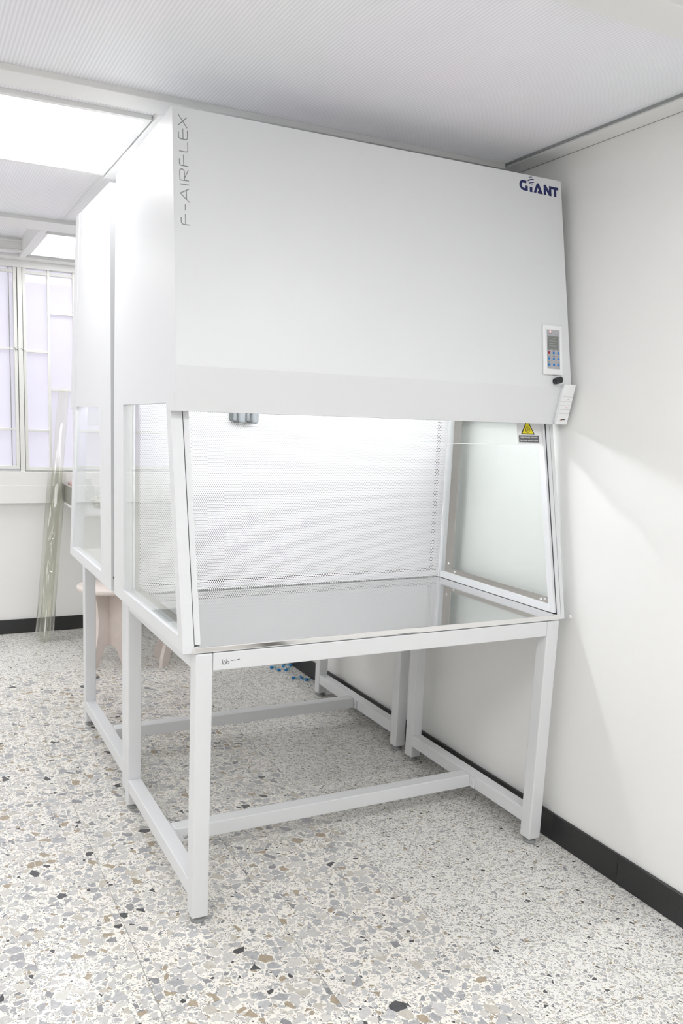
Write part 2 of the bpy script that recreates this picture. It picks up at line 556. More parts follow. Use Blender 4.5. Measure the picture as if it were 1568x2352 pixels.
# ceiling: fluted sheets between painted cross members
ceil = props(box_obj('ceiling', (XL, XW, YF, YB, 2.90, 2.96), M['trim']), kind='structure')
def sheet(x0, x1, y0, y1, z=ZC + 0.006):
    box_obj('ceiling_panel', (x0, x1, y0, y1, z, z + 0.008), M['ribbed'], ceil)
def member(x0, x1, y0, y1, z0=ZC - 0.012, z1=ZC + 0.03, name='cross_member'):
    box_obj(name, (x0, x1, y0, y1, z0, z1), M['trim'], ceil, bev=0.002)
LEDS = [(-0.57, 0.018, 0.64, 1.30), (0.02, 0.62, 2.575, 3.225), (-0.57, 0.03, -1.62, -0.96), (-2.1, -1.5, 0.64, 1.30),
        (-2.1, -1.5, -1.62, -0.96), (0.55, 1.15, -1.62, -0.96), (-0.57, 0.03, -3.4, -2.74), (-2.1, -1.5, 2.575, 3.225),
        (-1.35, -0.75, -1.62, -0.96), (-2.95, -2.35, -1.62, -0.96), (0.55, 1.15, -3.4, -2.74), (-2.1, -1.5, -3.4, -2.74), (-2.95, -2.35, 0.64, 1.30), (-1.35, -0.75, 2.575, 3.225)]  # all after the first two are added out of view to brighten the room
XB = 1.275
member(XL, XB, 0.435, 0.545)
member(XL, XB, 2.26, 2.47)
member(XL, XB, -0.665, -0.555)
member(XL, XB, -1.86, -1.76)
member(XL, XB, -2.7, -2.6)
member(XL, XB, 3.33, YB - 0.03)
# lengthwise members beside the lamps
member(0.042, 0.085, 0.545, 1.335)
member(-0.035, 0.0, 2.47, 3.33)
# sheets, left open where a lamp or the hatch sits
def bay(y0, y1, holes):
    """fills the bay between two cross members around rectangular holes (x0, x1, y0, y1)"""
    xs = XL
    for hx0, hx1, hy0, hy1 in sorted(holes):
        sheet(xs, hx0, y0, y1)
        if hy0 > y0 + 1e-4: sheet(hx0, hx1, y0, hy0)
        if hy1 < y1 - 1e-4: sheet(hx0, hx1, hy1, y1)
        xs = hx1
    sheet(xs, XB, y0, y1)
def hole_of(l): return (l[0] - 0.022, l[1] + 0.022, l[2] - 0.022, l[3] + 0.022)
HATCH = (-0.66, -0.035, 2.50, 3.19)
bay(-0.555, 0.435, [])
bay(0.545, 2.26, [hole_of(LEDS[i]) for i in (0, 3, 12)])
bay(2.47, 3.33, [HATCH] + [hole_of(LEDS[i]) for i in (1, 7, 13)])
bay(-1.76, -0.665, [hole_of(LEDS[i]) for i in (2, 4, 5, 8, 9)])
bay(-2.6, -1.86, [])
bay(YF, -2.7, [hole_of(LEDS[i]) for i in (6, 10, 11)])
# hatch: a raised sheet above a framed opening
hx0, hx1, hy0, hy1 = HATCH
hb = bmesh.new()
bx(hb, hx0, hx1, hy1 - 0.003, hy1 + 0.015, ZC - 0.004, ZC + 0.0745, 0.001)
bx(hb, hx0, hx1, hy0 - 0.015, hy0 + 0.003, ZC - 0.004, ZC + 0.0745, 0.001)
bx(hb, hx1 - 0.003, hx1 + 0.004, hy0, hy1, ZC - 0.0135, ZC + 0.0745, 0.001)
bx(hb, hx0 - 0.015, hx0 + 0.003, hy0, hy1, ZC - 0.004, ZC + 0.0745, 0.001)
bx(hb, hx0, hx1, hy1 - 0.014, hy1 - 0.002, ZC - 0.006, ZC + 0.004, 0.001)
bx(hb, hx0, hx1, hy1 - 0.022, hy1 - 0.002, ZC + 0.048, ZC + 0.056, 0.001)
obj('hatch_frame', hb, M['trim'], ceil)
sheet(hx0 - 0.015, hx1 + 0.015, hy0 - 0.015, hy1 + 0.015, ZC + 0.075)
# wall channel
ch = bmesh.new()
bx(ch, XB, XW, YF, YB, ZC + 0.002, ZC + 0.03)
bx(ch, XB + 0.006, XB + 0.026, YF, YB, ZC - 0.006, ZC + 0.002, 0.001)
bx(ch, XB + 0.030, XW, YF, YB, ZC - 0.003, ZC + 0.002, 0.0008)
props(obj('trim_1', ch, M['trim']), kind='structure')
gap = bmesh.new()
bx(gap, XB - 0.001, XB + 0.004, YF, YB, ZC - 0.001, ZC + 0.006)
bx(gap, XB + 0.0265, XB + 0.0285, YF, YB, ZC - 0.004, ZC + 0.0015)
bx(gap, XW - 0.003, XW - 0.0004, YF, YB, ZC - 0.0036, ZC - 0.001)
obj('shadow_gap', gap, M['rubber'], bpy.data.objects['trim_1'])

LED_LABELS = ['bright square ceiling light beside the nearer cabinet top', 'bright ceiling light behind the far cabinet, above the windows', 'added unseen ceiling light over the open floor in front of the cabinets',
              'added unseen ceiling light well away from the cabinets, level with their backs', 'added unseen ceiling light over the open floor, away from the cabinets', 'added unseen ceiling light in front of the cabinets, closest to the side wall',
              'rearmost added unseen ceiling light, farthest from the windows', 'added unseen ceiling light by the windows, away from the cabinets',
              'added unseen ceiling light over the open floor, between two others of its row', 'added unseen ceiling light over the open floor, farthest from the side wall', 'rearmost added unseen ceiling light on the side wall side',
              'rearmost added unseen ceiling light away from the side wall', 'added unseen ceiling light level with the cabinets, farthest from them', 'added unseen ceiling light by the windows, next to the raised hatch']
for (x0, x1, y0, y1), lab in zip(LEDS, LED_LABELS):
    t = thing('ceiling_light', lab, 'light', ((x0 + x1) / 2, (y0 + y1) / 2, ZC), 'square ceiling lights')
    fr = bmesh.new()
    for a in ((x0 - 0.02, x1 + 0.02, y0 - 0.02, y0), (x0 - 0.02, x1 + 0.02, y1, y1 + 0.02), (x0 - 0.02, x0, y0, y1), (x1, x1 + 0.02, y0, y1)):
        bx(fr, *a, ZC - 0.008, ZC + 0.02, 0.001, 1)
    obj('frame', fr, M['trim'], t)
    box_obj('diffuser', (x0, x1, y0, y1, ZC - 0.002, ZC + 0.01), M['led'], t)

# unseen tube lamps, added above the fluted sheets to brighten the ceiling
for tx, ty, where in ((-0.12, -0.05, 'above the fluted sheet in front of the nearer cabinet'), (0.95, -0.05, 'above the fluted sheet beside the side wall'),
                      (-0.4, 1.75, 'above the fluted sheet behind the square light'), (0.3, -1.25, 'above the fluted sheet over the open floor')):
    t = thing('added_tube_light', 'added slim tube lamp ' + where, 'light', (tx, ty, 2.9), 'added tube lamps above the fluted ceiling')
    box_obj('batten', (tx - 0.03, tx + 0.03, ty - 0.45, ty + 0.45, 2.84, 2.90), M['trim'], t, bev=0.004)
    b = bmesh.new()
    ring_tube(b, (tx, ty - 0.43, 2.81), (tx, ty + 0.43, 2.81), 0.018, 0.018, 12)
    obj('tube', b, M['added_plenum_tube'], t)

# ------------------------------------------------------------------ windows in the back wall
YW = YB + 0.005
def window(name, x0, x1, z0, z1, mull, left_tr, right_tr, latch=None):
    wn = props(thing(name, None, None, ((x0 + x1) / 2, YW, z0)), kind='structure')
    f = bmesh.new()
    bx(f, x0, x0 + 0.02, YW - 0.02, YW + 0.03, z0, z1, 0.002)
    bx(f, x1 - 0.02, x1, YW - 0.02, YW + 0.03, z0, z1, 0.002)
    bx(f, x0 + 0.02, x1 - 0.02, YW - 0.02, YW + 0.03, z0, z0 + 0.022, 0.002)
    bx(f, x0 + 0.02, x1 - 0.02, YW - 0.014, YW + 0.03, z1 - 0.035, z1 - 0.018, 0.002)
    obj('window_frame', f, M['frame'], wn)
    box_obj('mullion', (mull, mull + 0.016, YW - 0.018, YW + 0.03, z0 + 0.022, z1), M['frame'], wn, bev=0.002)
    for zz in left_tr:
        box_obj('transom', (x0 + 0.02, mull, YW - 0.012, YW + 0.02, zz - 0.007, zz + 0.007), M['frame'], wn, bev=0.002)
    for zz in right_tr:
        box_obj('transom', (mull + 0.016, x1 - 0.02, YW - 0.012, YW + 0.02, zz - 0.007, zz + 0.007), M['frame'], wn, bev=0.002)
    for a, b in ((x0 + 0.02, mull), (mull + 0.016, x1 - 0.02)):
        box_obj('pane', (a, b, YW + 0.012, YW + 0.018, z0 + 0.022, z1), M['pane'], wn)
    if latch:
        l = bmesh.new()
        lx, lz = latch
        ring_tube(l, (lx, YW - 0.03, lz), (lx, YW - 0.018, lz), 0.004, 0.004, 10)
        ring_tube(l, (lx - 0.014, YW - 0.03, lz + 0.012), (lx + 0.012, YW - 0.03, lz - 0.004), 0.0022, 0.0022, 8)
        obj('latch', l, M['rubber'], wn)
    return wn
window('window_1', -0.005, 0.322, 1.078, 2.335, 0.145, (1.83, 1.335), (2.071, 1.594), (-0.008, 1.83))
window('window_2', -0.70, -0.04, 1.088, 2.335, -0.37, (1.83, 1.335), (1.84, 1.34), (-0.052, 1.835))
window('window_3', -1.42, -0.735, 1.088, 2.335, -1.08, (1.83, 1.335), (1.84, 1.34))
for xa_, xb_ in ((-0.036, -0.009), (-0.732, -0.703)):
    box_obj('window_post', (xa_, xb_, YW - 0.03, YW + 0.05, 1.06, 2.335), M['frame'], wall_b, bev=0.002)
for x in (-0.0385, -0.0075, -0.085):
    box_obj('window_seal', (x - 0.0015, x + 0.0015, YW - 0.012, YW + 0.03, 1.10, 2.33), M['rubber'], wall_b)

# ------------------------------------------------------------------ tables
def table(lab, ox, oy, W, D, ls_y, logos, group):
    L, H0 = 0.05, 0.02
    t = thing('lab_table', lab, 'table', (ox + W / 2, oy + D / 2, 0), group)
    for i, (sx, sy) in enumerate(((0, 0), (1, 0), (0, 1), (1, 1))):
        x0 = ox + sx * (W - L); y0 = oy + sy * (D - L)
        lg = obj('leg', bx(bmesh.new(), x0, x0 + L, y0, y0 + L, H0, 0.82, 0.004), M['paint'], t)
        ft = bmesh.new()
        lathe(ft, [(0, 0), (0.021, 0), (0.022, 0.004), (0.019, 0.010), (0.008, 0.012), (0.008, 0.022), (0, 0.022)], (x0 + L / 2, y0 + L / 2, 0.0), 20)
        obj('foot', ft, M['rubber'], lg)
    ap = box_obj('apron', (ox + L + 0.0008, ox + W - L - 0.0008, oy + 0.0015, oy + L, 0.768, 0.82), M['paint'], t, bev=0.003)
    box_obj('apron', (ox + L + 0.0008, ox + W - L - 0.0008, oy + D - L, oy + D - 0.0015, 0.768, 0.82), M['paint'], t, bev=0.003)
    for s in (0, 1):
        x0 = ox + s * (W - L)
        box_obj('side_rail', (x0 + 0.001, x0 + L - 0.001, oy + L, oy + D - L, 0.768, 0.82), M['paint'], t, bev=0.003)
        ss = box_obj('side_stretcher', (x0 + 0.001, x0 + L - 0.001, oy + L, oy + D - L, 0.072, 0.122), M['paint'], t, bev=0.003)
        e = -1 if s else 1
        xa = x0 + (0 if s else L)
        br = bmesh.new()
        bx(br, min(xa, xa + e * 0.004), max(xa, xa + e * 0.004), ls_y - 0.026, ls_y + 0.076, 0.074, 0.118, 0.001, 1)
        bk = obj('bracket', br, M['paint'], ss)
        for yy in (ls_y - 0.013, ls_y + 0.063):
            sc_ = bmesh.new()
            ring_tube(sc_, (xa, yy, 0.098), (xa + e * 0.007, yy, 0.098), 0.005, 0.004, 12)
            obj('screw', sc_, M['steel'], ss)
    ls = box_obj('long_stretcher', (ox + L + 0.004, ox + W - L - 0.004, ls_y, ls_y + 0.05, 0.072, 0.122), M['paint'], t, bev=0.003)
    if logos:
        def lab_logo(org, s, parent, tail):
            bm = bmesh.new()
            k = dict(org=org, eu=(s, 0, 0), ev=(0, 0, s), en=(0, -1, 0), thick=0.0003)
            circ = lambda cx, cy, r: [(cx + r * math.cos(a), cy + r * math.sin(a)) for a in [2 * math.pi * i / 14 for i in range(15)]]
            stroke(bm, [(0.05, 1.0), (0.05, 0.25), (0.12, 0.08), (0.25, 0.05)], 0.12, **k)
            stroke(bm, circ(0.52, 0.28, 0.25), 0.12, **k)
            stroke(bm, [(0.46, 0.72), (0.60, 0.72)], 0.16, **k)
            stroke(bm, [(0.92, 1.0), (0.92, 0.3)], 0.12, **k)
            stroke(bm, circ(1.16, 0.28, 0.25), 0.12, **k)
            if tail:
                stroke(bm, [(1.75, 0.58), (2.3, 0.60), (2.6, 0.70), (2.85, 0.60)], 0.10, **k)
                stroke(bm, [(3.05, 0.66), (3.55, 0.72)], 0.17, **k)
            obj('maker_mark', bm, M['print'], parent)
        lab_logo((ox + 0.0775, oy + 0.0015, 0.785), 0.0148, ap, True)
        lab_logo((ox + 0.083, ls_y, 0.082), 0.0150, ls, False)
    return t

table('white steel table under the nearer cabinet, with a small mark on its apron', 0.0, 0.0, 1.301, 0.812, 0.345, True, 'white steel lab tables')
table('white steel table under the far cabinet, half hidden behind the nearer table', 0.0186, 0.888, 1.2825, 0.82, 1.275, False, 'white steel lab tables')

# ------------------------------------------------------------------ laminar flow cabinets
X0, X1 = -0.034, 1.333          # outer faces of the side panels
XI0, XI1 = -0.001, 1.302        # inner faces

def cabinet(lab, near, F):
    """F maps a cabinet depth (0 at the sash foot, growing to the back) to world y"""
    t = thing('laminar_flow_cabinet', lab, 'cabinet', (0.65, F(0.42), 0.82), 'laminar flow cabinets')
    P = lambda pts: [(F(a), b) for a, b in pts]
    top_f, top_r = (2.277, 2.247) if near else (2.25, 2.245)
    if near:
        fr = [(0.011, 0.822), (0.150, 1.480), (0.173, 1.650), (0.222, top_f)]
        rear_top = 0.80
        cov = dict(bot=(0.115, 1.481), crease=(0.090, 1.603), top=(0.190, 2.281))
    else:
        fr = [(0.0, 0.82), (0.135, 1.480), (0.165, 1.650), (0.275, top_f)]
        rear_top = 0.835
        cov = dict(bot=(0.068, 1.478), crease=(0.082, 1.56), top=(0.235, 2.25))
    rear = 0.835 if near else 0.842
    inner = [(0.060, 0.863), (0.700, 0.858), (0.700, 1.497), (0.196, 1.503)]
    if not near:
        inner = [(0.060, 0.860), (0.665, 0.860), (0.650, 1.488), (0.135 + 0.05, 1.488)]
    zs = 1.530
    fy = fr[1][0] + (fr[2][0] - fr[1][0]) * (zs - 1.48) / 0.17
    outer = [fr[0], (rear, 0.818), (rear, zs), (fy, zs)]
    # side panels with their window opening
    for xa, xb in ((X0, XI0), (XI1, X1)):
        tmp = bmesh.new()
        vo = {}
        for xx in (xa, xb):
            o_ = [tmp.verts.new((xx, F(a), b)) for a, b in outer]
            i_ = [tmp.verts.new((xx, F(a), b)) for a, b in inner]
            mid = tmp.verts.new((xx, F(fr[1][0]), fr[1][1]))
            tp = [tmp.verts.new((xx, F(a), b)) for a, b in (fr[2], fr[3], (rear_top, top_r))]
            if near and xx == X0:
                tp[1].co.x = -0.0255
            vo[xx] = (o_, i_, mid, tp)
            tmp.faces.new((o_[0], o_[1], i_[1], i_[0]))
            tmp.faces.new((o_[1], o_[2], i_[2], i_[1]))
            tmp.faces.new((o_[2], o_[3], i_[3], i_[2]))
            tmp.faces.new((o_[3], mid, o_[0], i_[0], i_[3]))
            tmp.faces.new((o_[3], o_[2], tp[2], tp[1], tp[0]))
        (oa, ia, ma, ta), (ob, ib, mb_, tb) = vo[xa], vo[xb]
        la = [oa[0], oa[1], oa[2], ta[2], ta[1], ta[0], oa[3], ma]
        lb = [ob[0], ob[1], ob[2], tb[2], tb[1], tb[0], ob[3], mb_]
        for k in range(8):
            tmp.faces.new((la[k], la[(k + 1) % 8], lb[(k + 1) % 8], lb[k]))
        for k in range(4):
            tmp.faces.new((ia[k], ia[(k + 1) % 4], ib[(k + 1) % 4], ib[k]))
        bmesh.ops.recalc_face_normals(tmp, faces=tmp.faces)
        obj('side_panel', tmp, M['paint'], t)
        # glazing
        xm = (xa + xb) / 2 + (0.006 if xa > 0 else -0.008)
        g = bmesh.new()
        infl = [(a + (0.008 if i in (1, 2) else -0.008), b + (0.006 if i in (2, 3) else -0.006)) for i, (a, b) in enumerate(inner)]
        yz(g, P(infl), xm - 0.0025, xm + 0.0025)
        obj('side_glass', g, M['glass'], t)
        # steel glazing strips on the chamber side
        st = bmesh.new()
        s = 1 if xa < 0 else -1
        xi = xb if xa < 0 else xa
        xs = sorted((xi, xi + s * 0.004))
        if near:
            yz(st, P([(0.622, 0.866), (0.668, 0.866), (0.668, 1.53), (0.622, 1.53)]), *xs)
            yz(st, P([(0.05, 0.868), (0.622, 0.868), (0.622, 0.888), (0.055, 0.888)]), *xs)
            obj('glazing_strip', st, M['steel_y'], t)
            for yy, zz in ((0.645, 0.905), (0.645, 1.50), (0.60, 0.877), (0.075, 0.880), (0.095, 0.876)):
                sc_ = bmesh.new()
                ring_tube(sc_, (xi, yy, zz), (xi + s * 0.007, yy, zz), 0.0055, 0.0035, 12)
                obj('strip_screw', sc_, M['panel_white'], t)
            sk = bmesh.new()
            xs2 = sorted((xi, xi + s * 0.012))
            yz(sk, P([(0.035, 0.842), (0.69, 0.842), (0.69, 0.868), (0.042, 0.868)]), *xs2)
            obj('inner_skirt', sk, M['paint'], t)
        else:
            st.free()
        # sash track with a dark seal beside the front post
        tr = bmesh.new()
        xs3 = sorted((xi + s * 0.002, xi + s * (0.020 if xa < 0 else 0.011)))
        dy = lambda z: fr[0][0] + (fr[1][0] - fr[0][0]) * (z - 0.822) / 0.658
        yz(tr, P([(dy(0.843) + 0.003, 0.843), (dy(0.843) + 0.03, 0.843), (dy(1.56) + 0.03, 1.56), (dy(1.56) + 0.003, 1.56)]), *xs3)
        obj('sash_track', tr, M['paint'], t)
        sl = bmesh.new()
        xs4 = sorted((xi - s * 0.0005, xi + s * 0.0025))
        yz(sl, P([(dy(0.843) + 0.001, 0.838), (dy(0.843) + 0.02, 0.838), (dy(1.50) + 0.02, 1.50), (dy(1.50) + 0.001, 1.50)]), *xs4)
        obj('sash_seal', sl, M['dark'], t)
        if near and xa > 0:
            sm = bmesh.new()
            yz(sm, P([(dy(0.835) - 0.0006, 0.835), (dy(0.835) + 0.004, 0.835), (dy(1.475) + 0.004, 1.475), (dy(1.475) - 0.0006, 1.475)]), xa + 0.0155, xa + 0.0168)
            obj('panel_seam', sm, M['rubber'], t)
    # upper housing, chamber ceiling, rear plenum
    hs = bmesh.new()
    yz(hs, P([(fr[2][0] + 0.005, 1.62), (rear - 0.003, 1.62), (rear_top - 0.003, top_r - 0.004), (fr[3][0] + 0.004, top_f - 0.004)]), XI0, XI1)
    obj('upper_housing', hs, M['paint'], t)
    rp = bmesh.new()
    yz(rp, P([(0.748, 0.8225), (rear - 0.003, 0.8225), (rear - 0.003, 1.62), (0.748, 1.62)]), XI0, XI1)
    obj('rear_plenum', rp, M['paint'], t)
    xa, xb = XI0 + 0.001, XI1 - 0.001
    if near:
        pf = bmesh.new()
        ya, yb = sorted((F(0.700), F(0.7012)))
        bx(pf, xa + 0.006, xb - 0.006, ya, yb, 0.842, 1.535)
        obj('perforated_panel', pf, M['perf'], t)
        box_obj('panel_margin', (xa, xa + 0.012, F(0.696), F(0.703), 0.842, 1.62), M['paint'], t)
        box_obj('panel_margin', (xb - 0.012, xb, F(0.696), F(0.703), 0.842, 1.62), M['paint'], t)
        box_obj('filter', (xa, xb, F(0.722), F(0.746), 0.842, 1.615), M['filter'], t)
        ff = bmesh.new()
        bx(ff, xa + 0.02, xb - 0.02, F(0.703), F(0.722), 0.868, 0.8745)
        bx(ff, xb - 0.045, xb - 0.0395, F(0.703), F(0.722), 0.8745, 1.535)
        bx(ff, xa + 0.022, xa + 0.0275, F(0.703), F(0.722), 0.8745, 1.535)
        obj('filter_frame', ff, M['filter_frame'], t)
        box_obj('valance', (xa, xb, F(0.694), F(0.70), 1.505, 1.62), M['paint'], t)
    else:
        box_obj('rear_panel', (xa, xb, F(0.705), F(0.70), 0.842, 1.62), M['paint'], t)
    # stainless worktop with a folded front lip
    wt = bmesh.new()
    y0_, y1_ = sorted((F(0.0), F(0.696)))
    if near:
        bx(wt, -0.007, 1.301, 0.0, 0.74, 0.8225, 0.8405, 0.0035, 3)
    else:
        bx(wt, -0.001, 1.301, y0_ + 0.003, y1_, 0.8225, 0.8405, 0.0035, 3)
    obj('worktop', wt, M['worktop'], t)
    # front cover: a folded sheet box that hangs in front of the housing
    if near:
        lx = dict(bot=(-0.039, 1.3535), crease=(-0.038, 1.347), top=(-0.026, 1.315))
    else:
        lx = dict(bot=(X0 - 0.003, X1 + 0.003), crease=(X0 - 0.003, X1 + 0.003), top=(X0 - 0.003, X1 + 0.003))
    back = dict(bot=fr[1][0] + 0.006, crease=fr[1][0] + 0.03, top=fr[3][0] + 0.03)
    tmp = bmesh.new()
    V = {}
    for k in ('bot', 'crease', 'top'):
        for s in (0, 1):
            V[k, s, 0] = tmp.verts.new((lx[k][s], F(cov[k][0]), cov[k][1]))
            V[k, s, 1] = tmp.verts.new((lx[k][s], F(back[k]), cov[k][1]))
    for a, b in (('bot', 'crease'), ('crease', 'top')):
        for d in (0, 1):
            tmp.faces.new((V[a, 0, d], V[a, 1, d], V[b, 1, d], V[b, 0, d]))
        for s in (0, 1):
            tmp.faces.new((V[a, s, 0], V[a, s, 1], V[b, s, 1], V[b, s, 0]))
    for a in ('bot', 'top'):
        tmp.faces.new((V[a, 0, 0], V[a, 1, 0], V[a, 1, 1], V[a, 0, 1]))
    bmesh.ops.recalc_face_normals(tmp, faces=tmp.faces)
    bmesh.ops.bevel(tmp, geom=tmp.edges[:], offset=0.0015, segments=2, profile=0.5, affect='EDGES')
    cover = obj('front_cover', tmp, M['paint'], t)
    # lifted glass sash
    dz = lambda z: fr[0][0] + (fr[1][0] - fr[0][0]) * (z - 0.822) / 0.658 + 0.012
    sg = bmesh.new()
    yz(sg, P([(dz(1.409), 1.409), (dz(1.409) + 0.005, 1.409), (dz(1.60) + 0.005, 1.60), (dz(1.60), 1.60)]), XI0 + 0.012, XI1 - 0.012)
    sash = obj('sash_glass', sg, M['sash'], t)
    ed = bmesh.new()
    yz(ed, P([(dz(1.407), 1.407), (dz(1.407) + 0.005, 1.407), (dz(1.409) + 0.005, 1.409), (dz(1.409), 1.409)]), XI0 + 0.012, XI1 - 0.012)
    obj('sash_edge', ed, M['glass_edge'], sash)
    # lamp under the chamber ceiling
    lp = bmesh.new()
    ring_tube(lp, (0.06, F(0.40), 1.560), (1.24, F(0.40), 1.560), 0.013, 0.013, 20)
    lamp = obj('lamp_tube', lp, M['tube_lamp'], t)
    lh = bmesh.new()
    ya, yb = sorted((F(0.36), F(0.44)))
    bx(lh, 0.03, 1.27, ya, yb, 1.585, 1.619, 0.003)
    bx(lh, 0.035, 0.06, ya + 0.025, yb - 0.025, 1.545, 1.59, 0.002)
    bx(lh, 1.24, 1.265, ya + 0.025, yb - 0.025, 1.545, 1.59, 0.002)
    obj('lamp_housing', lh, M['panel_white'], t)
    if not near:
        return t, None
    # two grey splash-proof sockets high on the perforated panel
    for xc in (0.366, 0.416):
        s_ = bmesh.new()
        bx(s_, xc - 0.021, xc - 0.004, F(0.655), F(0.70), 1.455, 1.53, 0.005)
        sk = obj('power_socket', s_, M['socket'], t)
        f_ = bmesh.new()
        bx(f_, xc - 0.006, xc + 0.022, F(0.640), F(0.70), 1.447, 1.53, 0.009, 3)
        obj('socket_flap', f_, M['socket'], sk)
    return t, (cover, sash, cov, dz)

F1 = lambda d: d
F2 = lambda d: 1.726 - d
near_cab, (cover, sash, cov, dz) = cabinet('nearer white laminar flow cabinet with a keypad, blue lettering and a lit glass chamber', True, F1)
far_cab, _ = cabinet('far white laminar flow cabinet standing back to back behind the nearer one', False, F2)
pl = bmesh.new()
ring_tube(pl, (-0.023, 0.8835, 0.869), (-0.023, 0.876, 0.869), 0.0045, 0.0045, 12)
obj('plug', pl, M['black'], far_cab)

# frames of the near cover's two faces
def plane_of(a, b):
    A, B = Vector((0, a[0], a[1])), Vector((0, b[0], b[1]))
    v = (B - A).normalized()
    n = Vector((0, -v.z, v.y))
    return v, n
vU, nU = plane_of(cov['crease'], cov['top'])
vL, nL = plane_of(cov['bot'], cov['crease'])
if nU.y > 0: nU = -nU
if nL.y > 0: nL = -nL
def on_upper(x, z):
    k = (z - cov['crease'][1]) / (cov['top'][1] - cov['crease'][1])
    return Vector((x, cov['crease'][0] + k * (cov['top'][0] - cov['crease'][0]), z)) + nU * 0.0002
def on_lower(x, z):
    k = (z - cov['bot'][1]) / (cov['crease'][1] - cov['bot'][1])
    return Vector((x, cov['bot'][0] + k * (cov['crease'][0] - cov['bot'][0]), z)) + nL * 0.0002

# upright grey model lettering along the edge of the cover
fx = bmesh.new()
s_ = 0.0246
kw = dict(org=on_upper(0.0138, 1.9715), eu=vU * s_, ev=(-s_, 0, 0), en=nU, thick=0.0004)
SW = 0.085
def arc(cx, cy, r, a0, a1, n=6):
    return [(cx + r * math.cos(math.radians(a0 + (a1 - a0) * i / n)), cy + r * math.sin(math.radians(a0 + (a1 - a0) * i / n))) for i in range(n + 1)]
S = [
    [(0.08, 0.0)] + arc(0.33, 0.75, 0.25, 180, 90) + [(0.78, 1.0)], [(0.08, 0.52), (1.22, 0.52)],
    [(1.60, 0.50), (2.25, 0.50)],
    [(2.50, 0.0), (3.40, 1.0), (3.95, 0.0)], [(2.80, 0.32), (3.78, 0.32)],
    [(4.38, 0.0), (4.38, 1.0)],
    [(4.82, 0.0), (4.82, 1.0)] , [(4.82, 1.0), (5.72, 1.0)] + arc(5.75, 0.74, 0.26, 90, -90) + [(4.82, 0.48)], [(5.10, 0.46), (5.98, 0.02)],
    [(6.38, 0.0)] + arc(6.63, 0.75, 0.25, 180, 90) + [(7.10, 1.0)], [(6.42, 0.52), (7.58, 0.52)],
    [(7.92, 1.0)] + arc(8.12, 0.20, 0.20, 180, 270) + [(8.95, 0.0)],
    [(9.95, 1.0)] + arc(9.45, 0.78, 0.22, 90, 180) + arc(9.45, 0.22, 0.22, 180, 270) + [(10.22, 0.0)], [(9.25, 0.5), (10.36, 0.5)],
    [(10.48, 0.0), (11.85, 1.0)], [(10.66, 1.0), (11.62, 0.0)],
]
for st in S:
    stroke(fx, st, SW, **kw)
obj('model_lettering', fx, M['letter_grey'], cover)

# navy maker name with its striped globe
gb = bmesh.new()
AX, AV = (0.000164569, -2.31e-06, 1.097987), (2.391e-05, -0.000126379, 0.704321)   # drawing units to metres on the cover face
def gpoly(pts):
    prism(gb, [(AX[0] * x + AX[1] * y + AX[2], AV[0] * x + AV[1] * y + AV[2]) for x, y in pts], Vector((0, *cov['crease'])) + nU * 0.0002, (1, 0, 0), vU, nU, 0.0004)
# G
gpoly([(430, 395), (312, 372), (268, 405), (250, 470), (262, 540), (300, 600), (350, 637), (465, 660), (462, 530), (405, 518), (408, 585), (360, 574), (325, 545), (310, 500), (318, 450), (340, 440), (425, 460)])
gpoly([(515, 548), (580, 560), (580, 690), (518, 678)])
gpoly([(690, 470), (715, 455), (745, 465), (850, 748), (720, 722), (722, 655), (752, 660), (718, 565), (680, 705), (615, 692)])
gpoly([(870, 505), (905, 495), (930, 515), (1010, 665), (1008, 530), (1250, 582), (1248, 650), (1198, 640), (1200, 820), (1140, 808), (1135, 628), (1066, 612), (1073, 795), (1010, 780), (925, 620), (928, 760), (876, 748)])
# globe stripes
gpoly([(468, 332), (500, 300), (545, 290), (588, 305), (520, 312)])
gpoly([(460, 408), (470, 372), (540, 350), (612, 348), (614, 380), (540, 380)])
gpoly([(487, 445), (550, 430), (620, 420), (622, 445), (560, 455), (496, 468)])
gpoly([(535, 486), (570, 478), (600, 474), (585, 490)])
obj('maker_lettering', gb, M['navy'], cover)

# control panel
def quad_on(x0, x1, z0, z1, thick, lift, mat, name, parent, bev=0.0, plane=None):
    b = bmesh.new()
    o_ = on_upper(x0, z0) + nU * lift
    prism(b, [(0, 0), (x1 - x0, 0), (x1 - x0, z1 - z0), (0, z1 - z0)], o_, (1, 0, 0), vU, nU, thick, bev)
    return obj(name, b, mat, parent)
PX0, PX1, PZ0, PZ1 = 1.222, 1.303, 1.642, 1.806
cp = quad_on(PX0, PX1, PZ0, PZ1, 0.008, 0.0, M['panel_white'], 'control_panel', near_cab, 0.003)
kx0, kx1, kz0, kz1 = PX0 + 0.0135, PX1 - 0.0135, PZ0 + 0.019, PZ1 - 0.017
quad_on(kx0, kx1, kz0, kz1, 0.001, 0.008, M['keypad'], 'keypad', cp)
quad_on(kx0 + 0.002, kx1 - 0.004, kz0 + 0.062, kz1 - 0.020, 0.0006, 0.009, M['rubber'], 'screen_bezel', cp)
quad_on(kx0 + 0.004, kx1 - 0.008, kz0 + 0.064, kz1 - 0.022, 0.0006, 0.0096, M['lcd'], 'screen', cp)
def disc_on(x, z, r, lift, thick, mat, name, parent, r2=None):
    b = bmesh.new()
    o_ = on_upper(x, z) + nU * lift
    ring_tube(b, o_, o_ + nU * thick, r, r2 or r * 0.85, 18)
    return obj(name, b, mat, parent)
